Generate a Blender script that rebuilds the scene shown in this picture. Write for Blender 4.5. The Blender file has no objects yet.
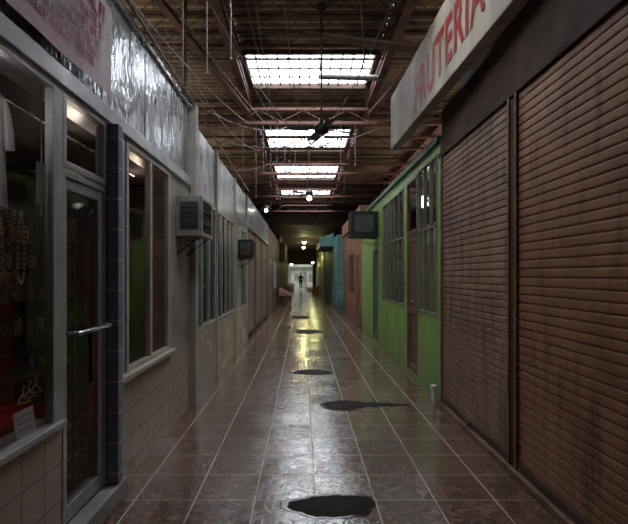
import bpy, math, random
from mathutils import Vector, Matrix
random.seed(7)
scene = bpy.context.scene
COL = scene.collection
F = 480.0; H = 1.5

# ------------------------------------------------------------------ materials
def nodes(name):
    m = bpy.data.materials.new(name); m.use_nodes = True
    nt = m.node_tree
    b = nt.nodes['Principled BSDF']
    return m, nt, b
def N(nt, t, **kw):
    n = nt.nodes.new(t)
    for k, v in kw.items(): setattr(n, k, v)
    return n
def L(nt, a, b): nt.links.new(a, b)
def rgb(c): return (c[0], c[1], c[2], 1)
def mixc(nt, fac, a, b, mode='MIX'):
    n = N(nt, 'ShaderNodeMix', data_type='RGBA', blend_type=mode)
    for i, v in ((0, fac), (6, a), (7, b)):
        if hasattr(v, 'links'): L(nt, v, n.inputs[i])
        elif isinstance(v, tuple): n.inputs[i].default_value = rgb(v)
        else: n.inputs[i].default_value = v
    return n.outputs[2]
def math_(nt, op, a, b=0.0, c=None):
    n = N(nt, 'ShaderNodeMath', operation=op)
    for i, v in enumerate((a, b) if c is None else (a, b, c)):
        if hasattr(v, 'links'): L(nt, v, n.inputs[i])
        else: n.inputs[i].default_value = v
    return n.outputs[0]
def ramp(nt, src, lo, hi):
    n = N(nt, 'ShaderNodeMapRange'); L(nt, src, n.inputs[0])
    n.inputs[1].default_value = lo; n.inputs[2].default_value = hi
    return n.outputs[0]
def noise(nt, vec, scale, detail=4, rough=0.6, dist=0.0):
    n = N(nt, 'ShaderNodeTexNoise'); L(nt, vec, n.inputs['Vector'])
    n.inputs['Scale'].default_value = scale; n.inputs['Detail'].default_value = detail
    n.inputs['Roughness'].default_value = rough; n.inputs['Distortion'].default_value = dist
    return n.outputs[0]
def pos(nt, scale=None):
    g = N(nt, 'ShaderNodeNewGeometry')
    if scale is None: return g.outputs['Position']
    v = N(nt, 'ShaderNodeVectorMath', operation='MULTIPLY')
    L(nt, g.outputs['Position'], v.inputs[0]); v.inputs[1].default_value = scale
    return v.outputs[0]
def bump(nt, b, h, strength=0.3, dist=0.01):
    n = N(nt, 'ShaderNodeBump'); L(nt, h, n.inputs['Height'])
    n.inputs['Strength'].default_value = strength; n.inputs['Distance'].default_value = dist
    L(nt, n.outputs[0], b.inputs['Normal']); return n

def mat(name, c, c2=None, rough=0.6, metal=0.0, scale=3.0, stretch=(1, 1, 1), lo=0.35, hi=0.65, bmp=0.15, spec=0.5, bscale=9, bdist=0.005, grime=0.0):
    m, nt, b = nodes(name)
    c2 = c2 or tuple(x * 0.6 for x in c)
    p = pos(nt, stretch)
    n1 = noise(nt, p, scale, 6, 0.65)
    f = ramp(nt, n1, lo, hi)
    col = mixc(nt, f, c, c2)
    if grime:   # splash dirt rising from the floor
        s = N(nt, 'ShaderNodeSeparateXYZ'); L(nt, pos(nt), s.inputs[0])
        hgt = math_(nt, 'ADD', s.outputs[2], math_(nt, 'MULTIPLY', noise(nt, pos(nt), 4, 5, .7), .9))
        g = math_(nt, 'MULTIPLY', math_(nt, 'SUBTRACT', 1.0, ramp(nt, hgt, .45, 1.2)), grime)
        col = mixc(nt, g, col, (.035, .032, .026))
    L(nt, col, b.inputs['Base Color'])
    r = N(nt, 'ShaderNodeMapRange'); L(nt, n1, r.inputs[0])
    r.inputs[3].default_value = max(0.02, rough - 0.12); r.inputs[4].default_value = min(1, rough + 0.12)
    L(nt, r.outputs[0], b.inputs['Roughness'])
    b.inputs['Metallic'].default_value = metal
    b.inputs['Specular IOR Level'].default_value = spec
    if bmp:
        bump(nt, b, noise(nt, p, scale * bscale, 4), bmp, bdist)
    return m

def tile_mat(name, c1, c2, grout, w, h, axes='YZ', off=(0, 0), rough=0.25, mortar=0.006, vein=None, veinscale=6, bstr=0.4, dirt=0.5, crackle=False, tilt=0.035, coat=0.0):
    m, nt, b = nodes(name)
    g = N(nt, 'ShaderNodeNewGeometry'); s = N(nt, 'ShaderNodeSeparateXYZ'); L(nt, g.outputs['Position'], s.inputs[0])
    cx = N(nt, 'ShaderNodeCombineXYZ')
    a0 = math_(nt, 'ADD', s.outputs['XYZ'.index(axes[0])], off[0])
    a1 = math_(nt, 'ADD', s.outputs['XYZ'.index(axes[1])], off[1])
    L(nt, a0, cx.inputs[0]); L(nt, a1, cx.inputs[1])
    t = N(nt, 'ShaderNodeTexBrick', offset=0.0, squash=1.0)
    L(nt, cx.outputs[0], t.inputs['Vector'])
    t.inputs['Scale'].default_value = 1.0
    t.inputs['Brick Width'].default_value = w; t.inputs['Row Height'].default_value = h
    t.inputs['Mortar Size'].default_value = mortar; t.inputs['Mortar Smooth'].default_value = 0.2
    t.inputs['Color1'].default_value = rgb(c1); t.inputs['Color2'].default_value = rgb(c2)
    t.inputs['Mortar'].default_value = rgb(grout)
    col = t.outputs['Color']
    if crackle:
        cl = noise(nt, g.outputs['Position'], 6, 6, .75, 1.5)
        col = mixc(nt, ramp(nt, cl, .42, .60), col, tuple(x * 1.7 for x in c2))
        n1 = noise(nt, g.outputs['Position'], veinscale, 5, .6, .9)
        rid = math_(nt, 'ABSOLUTE', math_(nt, 'SUBTRACT', n1, .5))
        f = math_(nt, 'SUBTRACT', 1.0, ramp(nt, rid, 0.0, 0.05))
    else:
        n1 = noise(nt, g.outputs['Position'], veinscale, 6, 0.7, 1.2)
        f = ramp(nt, n1, 0.42, 0.6)
    if vein:
        nf = math_(nt, 'MULTIPLY', f, math_(nt, 'SUBTRACT', 1.0, t.outputs['Fac']))
        col = mixc(nt, nf, col, vein)
    n2 = noise(nt, g.outputs['Position'], 1.3, 5, 0.7)
    d = ramp(nt, n2, 0.4, 0.75)
    col = mixc(nt, math_(nt, 'MULTIPLY', d, dirt), col, tuple(x * 0.35 for x in c1))
    if crackle:
        gr = noise(nt, g.outputs['Position'], 11, 6, .75)
        col = mixc(nt, math_(nt, 'MULTIPLY', ramp(nt, gr, .54, .66), .3), col, (.022, .014, .011))
        col = mixc(nt, t.outputs['Fac'], col, grout)
        dx = math_(nt, 'ABSOLUTE', math_(nt, 'SUBTRACT', math_(nt, 'FRACT', math_(nt, 'DIVIDE', a0, w)), 0.5))
        lj = math_(nt, 'GREATER_THAN', dx, .5 - mortar * 1.25 / w)
        col = mixc(nt, lj, col, tuple(min(1, x * 1.45) for x in grout))  # joints along the passage painted lighter, their reflected sheen put into the colour
    L(nt, col, b.inputs['Base Color'])
    rr = math_(nt, 'ADD', math_(nt, 'MULTIPLY', n2, 0.3), rough - 0.12)
    if crackle: rr = math_(nt, 'ADD', rr, math_(nt, 'MULTIPLY', ramp(nt, gr, .45, .62), .08))
    rr = math_(nt, 'ADD', rr, math_(nt, 'MULTIPLY', t.outputs['Fac'], 0.4))
    L(nt, rr, b.inputs['Roughness'])
    fx = math_(nt, 'FLOOR', math_(nt, 'DIVIDE', a0, w)); fy = math_(nt, 'FLOOR', math_(nt, 'DIVIDE', a1, h))
    cc = N(nt, 'ShaderNodeCombineXYZ'); L(nt, fx, cc.inputs[0]); L(nt, fy, cc.inputs[1])
    wn = N(nt, 'ShaderNodeTexWhiteNoise', noise_dimensions='2D'); L(nt, cc.outputs[0], wn.inputs['Vector'])
    v1 = N(nt, 'ShaderNodeVectorMath', operation='SUBTRACT'); L(nt, wn.outputs['Color'], v1.inputs[0]); v1.inputs[1].default_value = (.5, .5, .5)
    v2 = N(nt, 'ShaderNodeVectorMath', operation='SCALE'); L(nt, v1.outputs[0], v2.inputs[0]); v2.inputs['Scale'].default_value = tilt
    hsum = math_(nt, 'ADD', math_(nt, 'MULTIPLY', t.outputs['Fac'], -1.0), math_(nt, 'MULTIPLY', noise(nt, g.outputs['Position'], 16 if crackle else 9, 4), 0.8 if crackle else 0.35))
    if crackle: hsum = math_(nt, 'SUBTRACT', hsum, math_(nt, 'MULTIPLY', f, .25))
    bn = N(nt, 'ShaderNodeBump'); L(nt, hsum, bn.inputs['Height']); bn.inputs['Strength'].default_value = bstr; bn.inputs['Distance'].default_value = 0.004
    v3 = N(nt, 'ShaderNodeVectorMath', operation='ADD'); L(nt, v2.outputs[0], v3.inputs[0]); L(nt, bn.outputs[0], v3.inputs[1])
    v4 = N(nt, 'ShaderNodeVectorMath', operation='NORMALIZE'); L(nt, v3.outputs[0], v4.inputs[0])
    L(nt, v4.outputs[0], b.inputs['Normal'])
    if coat:
        if crackle: L(nt, math_(nt, 'SUBTRACT', math_(nt, 'SUBTRACT', coat, math_(nt, 'MULTIPLY', ramp(nt, gr, .5, .64), .3)), math_(nt, 'MULTIPLY', t.outputs['Fac'], .6)), b.inputs['Coat Weight'])
        else: b.inputs['Coat Weight'].default_value = coat
        b.inputs['Coat Roughness'].default_value = .10
        b.inputs['Coat Tint'].default_value = (.97, .98, 1, 1)
        L(nt, v4.outputs[0], b.inputs['Coat Normal'])
    return m

def glass_mat(name, tint=(0.86, 0.86, 0.86), refl=0.08):
    m = bpy.data.materials.new(name); m.use_nodes = True; nt = m.node_tree
    nt.nodes.remove(nt.nodes['Principled BSDF'])
    out = nt.nodes['Material Output']
    tr = N(nt, 'ShaderNodeBsdfTransparent'); tr.inputs[0].default_value = rgb(tint)
    gl = N(nt, 'ShaderNodeBsdfGlossy'); gl.inputs['Roughness'].default_value = 0.05; gl.inputs[0].default_value = (1, .95, .95, 1)
    lw = N(nt, 'ShaderNodeFresnel'); lw.inputs[0].default_value = 1.4
    p = pos(nt); n = noise(nt, p, 2.5, 4)
    f = math_(nt, 'ADD', math_(nt, 'MULTIPLY', lw.outputs[0], 0.6), math_(nt, 'MULTIPLY', n, refl * 0.4))
    mx = N(nt, 'ShaderNodeMixShader'); L(nt, f, mx.inputs[0]); L(nt, tr.outputs[0], mx.inputs[1]); L(nt, gl.outputs[0], mx.inputs[2])
    L(nt, mx.outputs[0], out.inputs[0]); return m

def emit(name, c, s):
    m, nt, b = nodes(name)
    b.inputs['Base Color'].default_value = rgb(c)
    b.inputs['Emission Color'].default_value = rgb(c); b.inputs['Emission Strength'].default_value = s
    return m
SKY = 11.0
def skylight_mat():
    m, nt, b = nodes('weathered_fibreglass')
    n = noise(nt, pos(nt), 1.6, 5)
    col = mixc(nt, ramp(nt, n, 0.35, 0.7), (0.92, 0.97, 1.0), (0.74, 0.86, 0.97))
    L(nt, col, b.inputs['Base Color']); L(nt, col, b.inputs['Emission Color'])
    L(nt, math_(nt, 'ADD', math_(nt, 'MULTIPLY', n, 4.0), SKY - 2), b.inputs['Emission Strength'])
    return m

M = {}
M['floor'] = tile_mat('glazed_brown_floor_tile', (0.115, 0.060, 0.040), (0.150, 0.080, 0.055), (0.30, 0.25, 0.205), 0.4, 0.4, 'XY', (20 - 0.08, 20), 0.15, 0.0045, (0.04, 0.015, 0.010), 7, 0.5, 0.3, crackle=True, tilt=.05, coat=.9)
M['beige_tile'] = tile_mat('beige_wall_tile', (0.54, 0.40, 0.33), (0.48, 0.36, 0.30), (0.22, 0.17, 0.15), 0.2, 0.2, 'YZ', (10, 10.1), 0.28, 0.004, (0.45, 0.34, 0.28), 8, 0.3, 0.3)
M['beige_tile2'] = tile_mat('beige_pink_wall_tile', (0.56, 0.43, 0.37), (0.50, 0.38, 0.33), (0.2, 0.155, 0.14), 0.2, 0.26, 'YZ', (10, 10), 0.22, 0.006, (0.48, 0.37, 0.31), 4, 0.3, 0.3)
M['blue_tile'] = tile_mat('grey_blue_tile', (0.22, 0.26, 0.36), (0.17, 0.20, 0.29), (0.5, 0.5, 0.5), 0.12, 0.2, 'YZ', (10 - .13, 10), 0.2, 0.005, (0.22, 0.25, 0.33), 10, 0.3, 0.2)
M['fascia'] = mat('crinkled_silver_sheet', (0.58, 0.60, 0.64), (0.28, 0.27, 0.27), 0.28, 0.75, 1.8, (1, 1, 0.45), 0.38, 0.70, 0.9, bscale=2.2, bdist=.06)
M['fascia2'] = mat('grimy_silver_sheet', (0.54, 0.55, 0.57), (0.25, 0.23, 0.22), 0.30, 0.65, 1.8, (1, 1, 0.4), 0.36, 0.70, 0.9, bscale=2.5, bdist=.05)
M['alu'] = mat('aluminium_frame', (0.58, 0.59, 0.60), (0.42, 0.42, 0.43), 0.34, 0.5, 5)
M['alu_dark'] = mat('dull_dark_frame', (0.18, 0.18, 0.19), (0.12, 0.12, 0.12), 0.4, 0.4, 5)
M['cream'] = mat('cream_frame', (0.52, 0.47, 0.41), (0.38, 0.33, 0.28), 0.45, 0, 4)
M['glass'] = glass_mat('window_glass')
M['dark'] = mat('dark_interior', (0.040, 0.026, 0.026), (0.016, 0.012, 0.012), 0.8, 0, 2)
M['dark_steel'] = mat('dark_brown_steel', (0.095, 0.052, 0.034), (0.04, 0.023, 0.016), 0.75, 0, 2.2, spec=.2)  # plain dark brown tone for the shutter header and post
M['brownpost'] = mat('worn_brown_steel_post', (0.24, 0.125, 0.075), (0.11, 0.058, 0.038), 0.6, 0, 4)
M['dark_red'] = mat('dark_red_cloth', (0.20, 0.014, 0.022), (0.08, 0.008, 0.014), 0.9, 0, 6, spec=.1)
M['concrete'] = mat('dirty_concrete', (0.34, 0.32, 0.30), (0.18, 0.165, 0.15), 0.7, 0, 3)
def shutter_mat(name, c, c2, dusty, rough, st):
    m, nt, b = nodes(name)
    big = noise(nt, pos(nt, (1, .8, .5)), 1.7, 6, .7); fine = noise(nt, pos(nt, (1, .6, 6)), 7, 5, .7)
    col = mixc(nt, ramp(nt, big, .35, .65), c, c2)
    col = mixc(nt, math_(nt, 'MULTIPLY', ramp(nt, fine, .45, .72), st), col, dusty)
    n4 = noise(nt, pos(nt, (1, 1, 1)), 5.5, 6, .75)
    col = mixc(nt, math_(nt, 'MULTIPLY', ramp(nt, n4, .58, .67), .5), col, (.36, .15, .06))
    n3 = noise(nt, pos(nt, (1, 3.5, .5)), 2.4, 5, .6)
    col = mixc(nt, math_(nt, 'MULTIPLY', ramp(nt, n3, .48, .68), .75), col, (.05, .024, .015))
    n5 = noise(nt, pos(nt, (1, 1, 1.3)), 1.3, 6, .7)
    col = mixc(nt, math_(nt, 'MULTIPLY', ramp(nt, n5, .5, .68), .6), col, (.06, .034, .024))
    L(nt, col, b.inputs['Base Color'])
    L(nt, math_(nt, 'ADD', math_(nt, 'MULTIPLY', fine, .4), rough - .2), b.inputs['Roughness'])
    bump(nt, b, fine, .15, .003)
    return m
M['shutter'] = shutter_mat('rusty_brown_shutter', (0.38, 0.165, 0.08), (0.25, 0.105, 0.052), (.40, .24, .15), .48, .45)
M['shutter_b'] = shutter_mat('dusty_brown_shutter', (0.34, 0.18, 0.11), (0.20, 0.10, 0.06), (.44, .33, .25), .6, .75)
M['shutter_c'] = shutter_mat('dull_grey_brown_shutter', (0.26, 0.17, 0.13), (0.15, 0.10, 0.075), (.36, .29, .24), .6, .6)
M['rust'] = mat('rusted_steel', (0.11, 0.055, 0.037), (0.045, 0.027, 0.02), 0.65, 0.2, 5)
M['redbeam'] = mat('red_oxide_beam', (0.23, 0.088, 0.062), (0.085, 0.042, 0.035), 0.6, 0.05, 2.5)
M['deck'] = mat('tan_steel_deck', (0.38, 0.27, 0.17), (0.11, 0.072, 0.047), 0.5, 0.1, 1.1, (1, 1, 1), 0.40, 0.62, 0.1)
M['green'] = mat('worn_lime_green_paint', (0.27, 0.46, 0.11), (0.17, 0.33, 0.08), 0.42, 0, 2.4, (1, 1, 0.5), 0.40, 0.7, 0.15, grime=.35)
M['green_dark'] = mat('dark_green_paint', (0.06, 0.16, 0.07), (0.03, 0.08, 0.04), 0.5, 0, 3)
M['orange'] = mat('orange_plaster', (0.33, 0.13, 0.065), (0.19, 0.08, 0.045), 0.6, 0, 2, grime=.6)
M['teal'] = mat('muted_teal_paint', (0.10, 0.24, 0.21), (0.06, 0.15, 0.14), 0.55, 0, 2, grime=.5)
M['yellowgreen'] = mat('yellow_green_paint', (0.42, 0.47, 0.13), (0.26, 0.31, 0.09), 0.5, 0, 2)
M['brownwall'] = mat('brown_plaster', (0.18, 0.10, 0.07), (0.09, 0.055, 0.042), 0.65, 0, 2)
M['grey'] = mat('grey_plaster', (0.36, 0.33, 0.31), (0.22, 0.195, 0.18), 0.5, 0, 2.5)
M['sign'] = mat('yellowed_dirty_sign', (0.50, 0.42, 0.34), (0.22, 0.175, 0.145), 0.65, 0, 2.6, (1, 1, .6), 0.40, 0.72, 0.1)
M['redpaint'] = mat('strong_red_paint', (0.36, 0.02, 0.015), (0.22, 0.025, 0.02), 0.6, 0, 9)
M['pink'] = mat('pink_vinyl', (0.48, 0.25, 0.31), (0.48, 0.40, 0.43), 0.5, 0, 2.2, (1, 1, 1), 0.4, 0.6, 0)
M['vinyl_ink'] = mat('dark_purple_ink', (0.14, 0.05, 0.10), (0.10, 0.03, 0.07), 0.5, 0, 6, bmp=0)
M['vinyl_red'] = mat('crimson_ink', (0.38, 0.03, 0.06), (0.30, 0.03, 0.05), 0.5, 0, 6, bmp=0)
M['black'] = mat('black_plastic', (0.02, 0.02, 0.021), (0.012, 0.012, 0.012), 0.45, 0, 6)
M['ac'] = mat('yellowed_white_metal', (0.46, 0.44, 0.40), (0.30, 0.28, 0.25), 0.5, 0.1, 6)
M['acgrille'] = mat('grey_metal_fins', (0.16, 0.15, 0.14), (0.08, 0.08, 0.08), 0.5, 0.5, 10)
M['brown_wood'] = mat('brown_wood', (0.20, 0.105, 0.065), (0.11, 0.055, 0.035), 0.45, 0, 3, (4, 4, 0.6))
M['white_cloth'] = mat('white_cotton', (0.8, 0.81, 0.83), (0.68, 0.68, 0.71), 0.9, 0, 4)
M['paper'] = mat('white_paper', (0.78, 0.78, 0.76), (0.68, 0.68, 0.65), 0.8, 0, 4)
M['steel'] = mat('brushed_steel', (0.6, 0.6, 0.6), (0.4, 0.4, 0.4), 0.25, 0.9, 8)
M['wire'] = mat('pale_grey_cable', (0.34, 0.31, 0.29), (0.2, 0.17, 0.16), 0.6, 0, 8)
M['skin'] = mat('skin', (0.22, 0.13, 0.09), (0.18, 0.10, 0.07), 0.6, 0, 8)
M['hair'] = mat('dark_hair', (0.015, 0.012, 0.01), (0.01, 0.01, 0.01), 0.6, 0, 20)
M['sky'] = skylight_mat()
M['white_out'] = mat('white_render_wall', (0.78, 0.79, 0.68), (0.40, 0.47, 0.32), 0.7, 0, 1.4)
M['tube'] = emit('lit_fluorescent_tube', (0.9, 0.97, 1.0), 14)
M['bulb'] = emit('lit_warm_bulb', (1.0, 0.85, 0.42), 12)
M['bulbw'] = emit('lit_white_bulb', (1.0, 0.97, 0.9), 16)
def colmat(name, c, r=0.6): 
    if name not in M: M[name] = mat(name, c, tuple(x * 0.7 for x in c), r, 0, 8, bmp=0)
    return M[name]
m, nt, b = nodes('wet_grimy_patch')
n_ = noise(nt, pos(nt), 7, 5)
L(nt, mixc(nt, ramp(nt, n_, .4, .6), (0.004, 0.003, 0.003), (0.010, 0.008, 0.007)), b.inputs['Base Color'])
L(nt, math_(nt, 'ADD', math_(nt, 'MULTIPLY', n_, 0.4), 0.4), b.inputs['Roughness']); b.inputs['Specular IOR Level'].default_value = 0.08
bump(nt, b, noise(nt, pos(nt), 40, 3), .4, .003)
M['wet'] = m
M['wetrim'] = mat('shallow_water_film', (0.03, 0.02, 0.016), (0.02, 0.014, 0.012), 0.13, 0, 9, bmp=0.05, spec=.6)
M['wetc'] = mat('dark_damp_cover', (0.022, 0.014, 0.012), (0.008, 0.006, 0.006), 0.6, 0, 9, bmp=0.4, spec=.08)

# ------------------------------------------------------------------ mesh builder
class MB:
    def __init__(s): s.v = []; s.f = []; s.mi = []; s.sm = []
    def add(s, vs, fs, mi=0, smooth=False):
        o = len(s.v); s.v += [Vector(p) for p in vs]
        for f in fs: s.f.append([i + o for i in f]); s.mi.append(mi); s.sm.append(smooth)
        return s
    def box(s, x0, x1, y0, y1, z0, z1, mi=0):
        x0, x1 = min(x0, x1), max(x0, x1); y0, y1 = min(y0, y1), max(y0, y1); z0, z1 = min(z0, z1), max(z0, z1)
        return s.add([(x0,y0,z0),(x1,y0,z0),(x1,y1,z0),(x0,y1,z0),(x0,y0,z1),(x1,y0,z1),(x1,y1,z1),(x0,y1,z1)],
              [(0,3,2,1),(4,5,6,7),(0,1,5,4),(1,2,6,5),(2,3,7,6),(3,0,4,7)], mi)
    def hexa(s, b4, t4, mi=0):
        return s.add(list(b4) + list(t4), [(0,3,2,1),(4,5,6,7),(0,1,5,4),(1,2,6,5),(2,3,7,6),(3,0,4,7)], mi)
    def cyl(s, p0, p1, r0, r1=None, n=12, mi=0, cap=True, smooth=True):
        r1 = r0 if r1 is None else r1
        p0 = Vector(p0); p1 = Vector(p1); d = (p1 - p0).normalized()
        a = d.orthogonal().normalized(); c = d.cross(a)
        vs = []
        for p, r in ((p0, r0), (p1, r1)):
            for i in range(n):
                t = 2 * math.pi * i / n; vs.append(p + a * math.cos(t) * r + c * math.sin(t) * r)
        s.add(vs, [(i, (i + 1) % n, n + (i + 1) % n, n + i) for i in range(n)], mi, smooth)
        if cap:
            s.add(vs[:n], [tuple(reversed(range(n)))], mi); s.add(vs[n:], [tuple(range(n))], mi)
        return s
    def tube(s, pts, r, n=6, mi=0):
        pts = [Vector(p) for p in pts]; vs = []; prev = None
        for i, p in enumerate(pts):
            d = (pts[min(i + 1, len(pts) - 1)] - pts[max(i - 1, 0)])
            if d.length < 1e-6: d = pts[min(i + 1, len(pts) - 1)] - p
            d.normalize()
            a = d.orthogonal().normalized() if prev is None else (prev - d * prev.dot(d)).normalized()
            prev = a; c = d.cross(a)
            for k in range(n):
                t = 2 * math.pi * k / n; vs.append(p + a * math.cos(t) * r + c * math.sin(t) * r)
        fs = []
        for i in range(len(pts) - 1):
            for k in range(n): fs.append((i * n + k, i * n + (k + 1) % n, (i + 1) * n + (k + 1) % n, (i + 1) * n + k))
        fs.append(tuple(reversed(range(n)))); fs.append(tuple(range(len(vs) - n, len(vs))))
        return s.add(vs, fs, mi, True)
    def ball(s, c, r, nu=12, nv=8, mi=0, sc=(1, 1, 1)):
        c = Vector(c); vs = []; fs = []
        for j in range(nv + 1):
            ph = math.pi * j / nv
            for i in range(nu):
                t = 2 * math.pi * i / nu
                vs.append(c + Vector((math.sin(ph) * math.cos(t) * r * sc[0], math.sin(ph) * math.sin(t) * r * sc[1], math.cos(ph) * r * sc[2])))
        for j in range(nv):
            for i in range(nu):
                fs.append((j * nu + i, (j + 1) * nu + i, (j + 1) * nu + (i + 1) % nu, j * nu + (i + 1) % nu))
        return s.add(vs, fs, mi, True)
    def lathe(s, c, prof, n=20, mi=0):
        c = Vector(c); vs = []; fs = []
        for r, z in prof:
            for i in range(n):
                t = 2 * math.pi * i / n; vs.append(c + Vector((r * math.cos(t), r * math.sin(t), z)))
        for j in range(len(prof) - 1):
            for i in range(n):
                fs.append((j * n + i, j * n + (i + 1) % n, (j + 1) * n + (i + 1) % n, (j + 1) * n + i))
        return s.add(vs, fs, mi, True)

def props(o, label=None, cat=None, kind=None, group=None):
    if label: o['label'] = label
    if cat: o['category'] = cat
    if kind: o['kind'] = kind
    if group: o['group'] = group
def build(mb, name, mats, parent=None, label=None, cat=None, kind=None, group=None, bevel=0.0, solid=0.0):
    if not isinstance(mats, (list, tuple)): mats = [mats]
    xs = [p.x for p in mb.v]; ys = [p.y for p in mb.v]; zs = [p.z for p in mb.v]
    o_ = Vector(((min(xs) + max(xs)) / 2, (min(ys) + max(ys)) / 2, min(zs)))
    me = bpy.data.meshes.new(name)
    me.from_pydata([tuple(p - o_) for p in mb.v], [], mb.f)
    for m_ in mats: me.materials.append(M[m_] if isinstance(m_, str) else m_)
    for p, i, sm in zip(me.polygons, mb.mi, mb.sm): p.material_index = i; p.use_smooth = sm
    me.update()
    ob = bpy.data.objects.new(name, me); COL.objects.link(ob)
    ob.location = o_
    if parent is not None:
        ob.parent = parent; ob.location = o_ - WL[parent.name]
    WL[ob.name] = o_
    props(ob, label, cat, kind, group)
    if solid:
        md = ob.modifiers.new('Solidify', 'SOLIDIFY'); md.thickness = solid; md.offset = 0
    if bevel:
        md = ob.modifiers.new('Bevel', 'BEVEL'); md.width = bevel; md.segments = 2; md.limit_method = 'ANGLE'
    return ob
WL = {}
def empty(name, loc, label=None, cat=None, kind=None, group=None, parent=None):
    e = bpy.data.objects.new(name, None); COL.objects.link(e); e.empty_display_size = 0.1
    e.location = Vector(loc) - (WL[parent.name] if parent else Vector((0, 0, 0)))
    if parent: e.parent = parent
    WL[e.name] = Vector(loc); props(e, label, cat, kind, group); return e

def wall_cells(mb, x0, x1, y0, y1, z0, z1, openings, mi=0):
    ys = sorted({y0, y1, *[o[0] for o in openings], *[o[1] for o in openings]})
    zs = sorted({z0, z1, *[o[2] for o in openings], *[o[3] for o in openings]})
    for a, b in zip(ys[:-1], ys[1:]):
        run = None
        for c, d in zip(zs[:-1], zs[1:]):
            cy, cz = (a + b) / 2, (c + d) / 2
            inside = any(o[0] < cy < o[1] and o[2] < cz < o[3] for o in openings)
            if inside:
                if run: mb.box(x0, x1, a, b, run[0], run[1], mi); run = None
            else:
                run = [run[0], d] if run else [c, d]
        if run: mb.box(x0, x1, a, b, run[0], run[1], mi)

# ------------------------------------------------------------------ shell
mb = MB(); mb.box(-5, 5, -4, 62, -0.2, 0)
build(mb, 'floor', 'floor', kind='structure', label='glazed brown marbled floor tiles with pale grout, wet', cat='floor')

SK = [(3.5, 4.9), (7.55, 8.95), (11.4, 13.5), (15.3, 17.6), (19.3, 21.6)]
RZ = 5.0; SX0, SX1 = -0.95, 1.18
rd = random.Random(3)
def deck(mb, x0, x1, y0, y1, z):
    p = 0.16; n = max(1, int(round((y1 - y0) / p))); p = (y1 - y0) / n
    for i in range(n):
        b = y0 + i * p
        q = [(b, z), (b + p * .35, z), (b + p * .5, z + .05), (b + p * .85, z + .05), (b + p, z)]
        holes = []
        if 5.0 < b < 11 and x1 - x0 > 1:
            for _ in range(rd.choice((0, 1, 2, 2, 3))):
                c = rd.uniform(-3.2, 3.4); w = rd.uniform(.006, .06)
                if x0 + .1 < c < x1 - .1: holes.append((max(x0, c - w), min(x1, c + w)))
        for j in range(4):
            segs = [(x0, x1)]
            if j == 1:
                for h0, h1 in holes:
                    ns = []
                    for a0, a1 in segs:
                        if h1 <= a0 or h0 >= a1: ns.append((a0, a1)); continue
                        if h0 > a0: ns.append((a0, h0))
                        if h1 < a1: ns.append((h1, a1))
                    segs = ns
            for a0, a1 in segs:
                mb.add([(a0, q[j][0], q[j][1]), (a1, q[j][0], q[j][1]), (a1, q[j + 1][0], q[j + 1][1]), (a0, q[j + 1][0], q[j + 1][1])], [(0, 1, 2, 3)])
mb = MB()
deck(mb, -5, SX0, -4, 24, RZ); deck(mb, SX1, 5, -4, 24, RZ)
prev = -4
for a, b in SK + [(24, 24)]:
    if a > prev: deck(mb, SX0, SX1, prev, a, RZ)
    prev = b
build(mb, 'ceiling', 'deck', kind='structure', label='tan brown corrugated steel roof deck', cat='ceiling')
mb = MB(); mb.box(-5, 5, 24.1, 47.8, 4.0, 4.12)
build(mb, 'ceiling', 'rust', kind='structure', label='dark low flat ceiling', cat='ceiling')
mb = MB(); mb.box(-5, 5, 24.0, 24.1, 4.0, 5.05)
build(mb, 'trim_1', 'rust', kind='structure', label='dark fascia board where the roof drops', cat='trim')
mb = MB(); mb.box(-5.15, -5, -4, 48, 0, 5.1); build(mb, 'wall_left', 'brownwall', kind='structure', label='dark outer side wall under the roof', cat='wall')
mb = MB(); mb.box(5, 5.15, -4, 48, 0, 5.1); build(mb, 'wall_right', 'brownwall', kind='structure', label='dark outer side wall under the roof', cat='wall')
mb = MB(); mb.box(-5, 5, -4.15, -4, 0, 5.1); build(mb, 'wall_back', 'grey', kind='structure', label='grey plaster wall closing the passage', cat='wall')
mb = MB()
mb.box(-5, -1.45, 47.8, 48, 0, 5.1); mb.box(0.95, 5, 47.8, 48, 0, 5.1); mb.box(-1.45, 0.95, 47.8, 48, 2.55, 5.1)
build(mb, 'wall_front', 'rust', kind='structure', label='dark end wall with a wide daylight opening', cat='wall')
mb = MB(); mb.box(-6, 6, 58, 58.2, 0, 5)
for x0_, x1_, z0_, z1_ in ((-1.9, -1.45, 0, 2.0), (-1.0, -.55, .8, 1.7), (.05, .45, 0, 1.9), (.7, 1.3, .7, 1.6)): mb.box(x0_, x1_, 57.9, 58, z0_, z1_, 1)
mb.box(-6, 6, 57.2, 58, 2.35, 2.5, 1)
build(mb, 'wall_outside', ['white_out', 'grey'], kind='structure', label='sunlit white building facade across the street', cat='wall')

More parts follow.
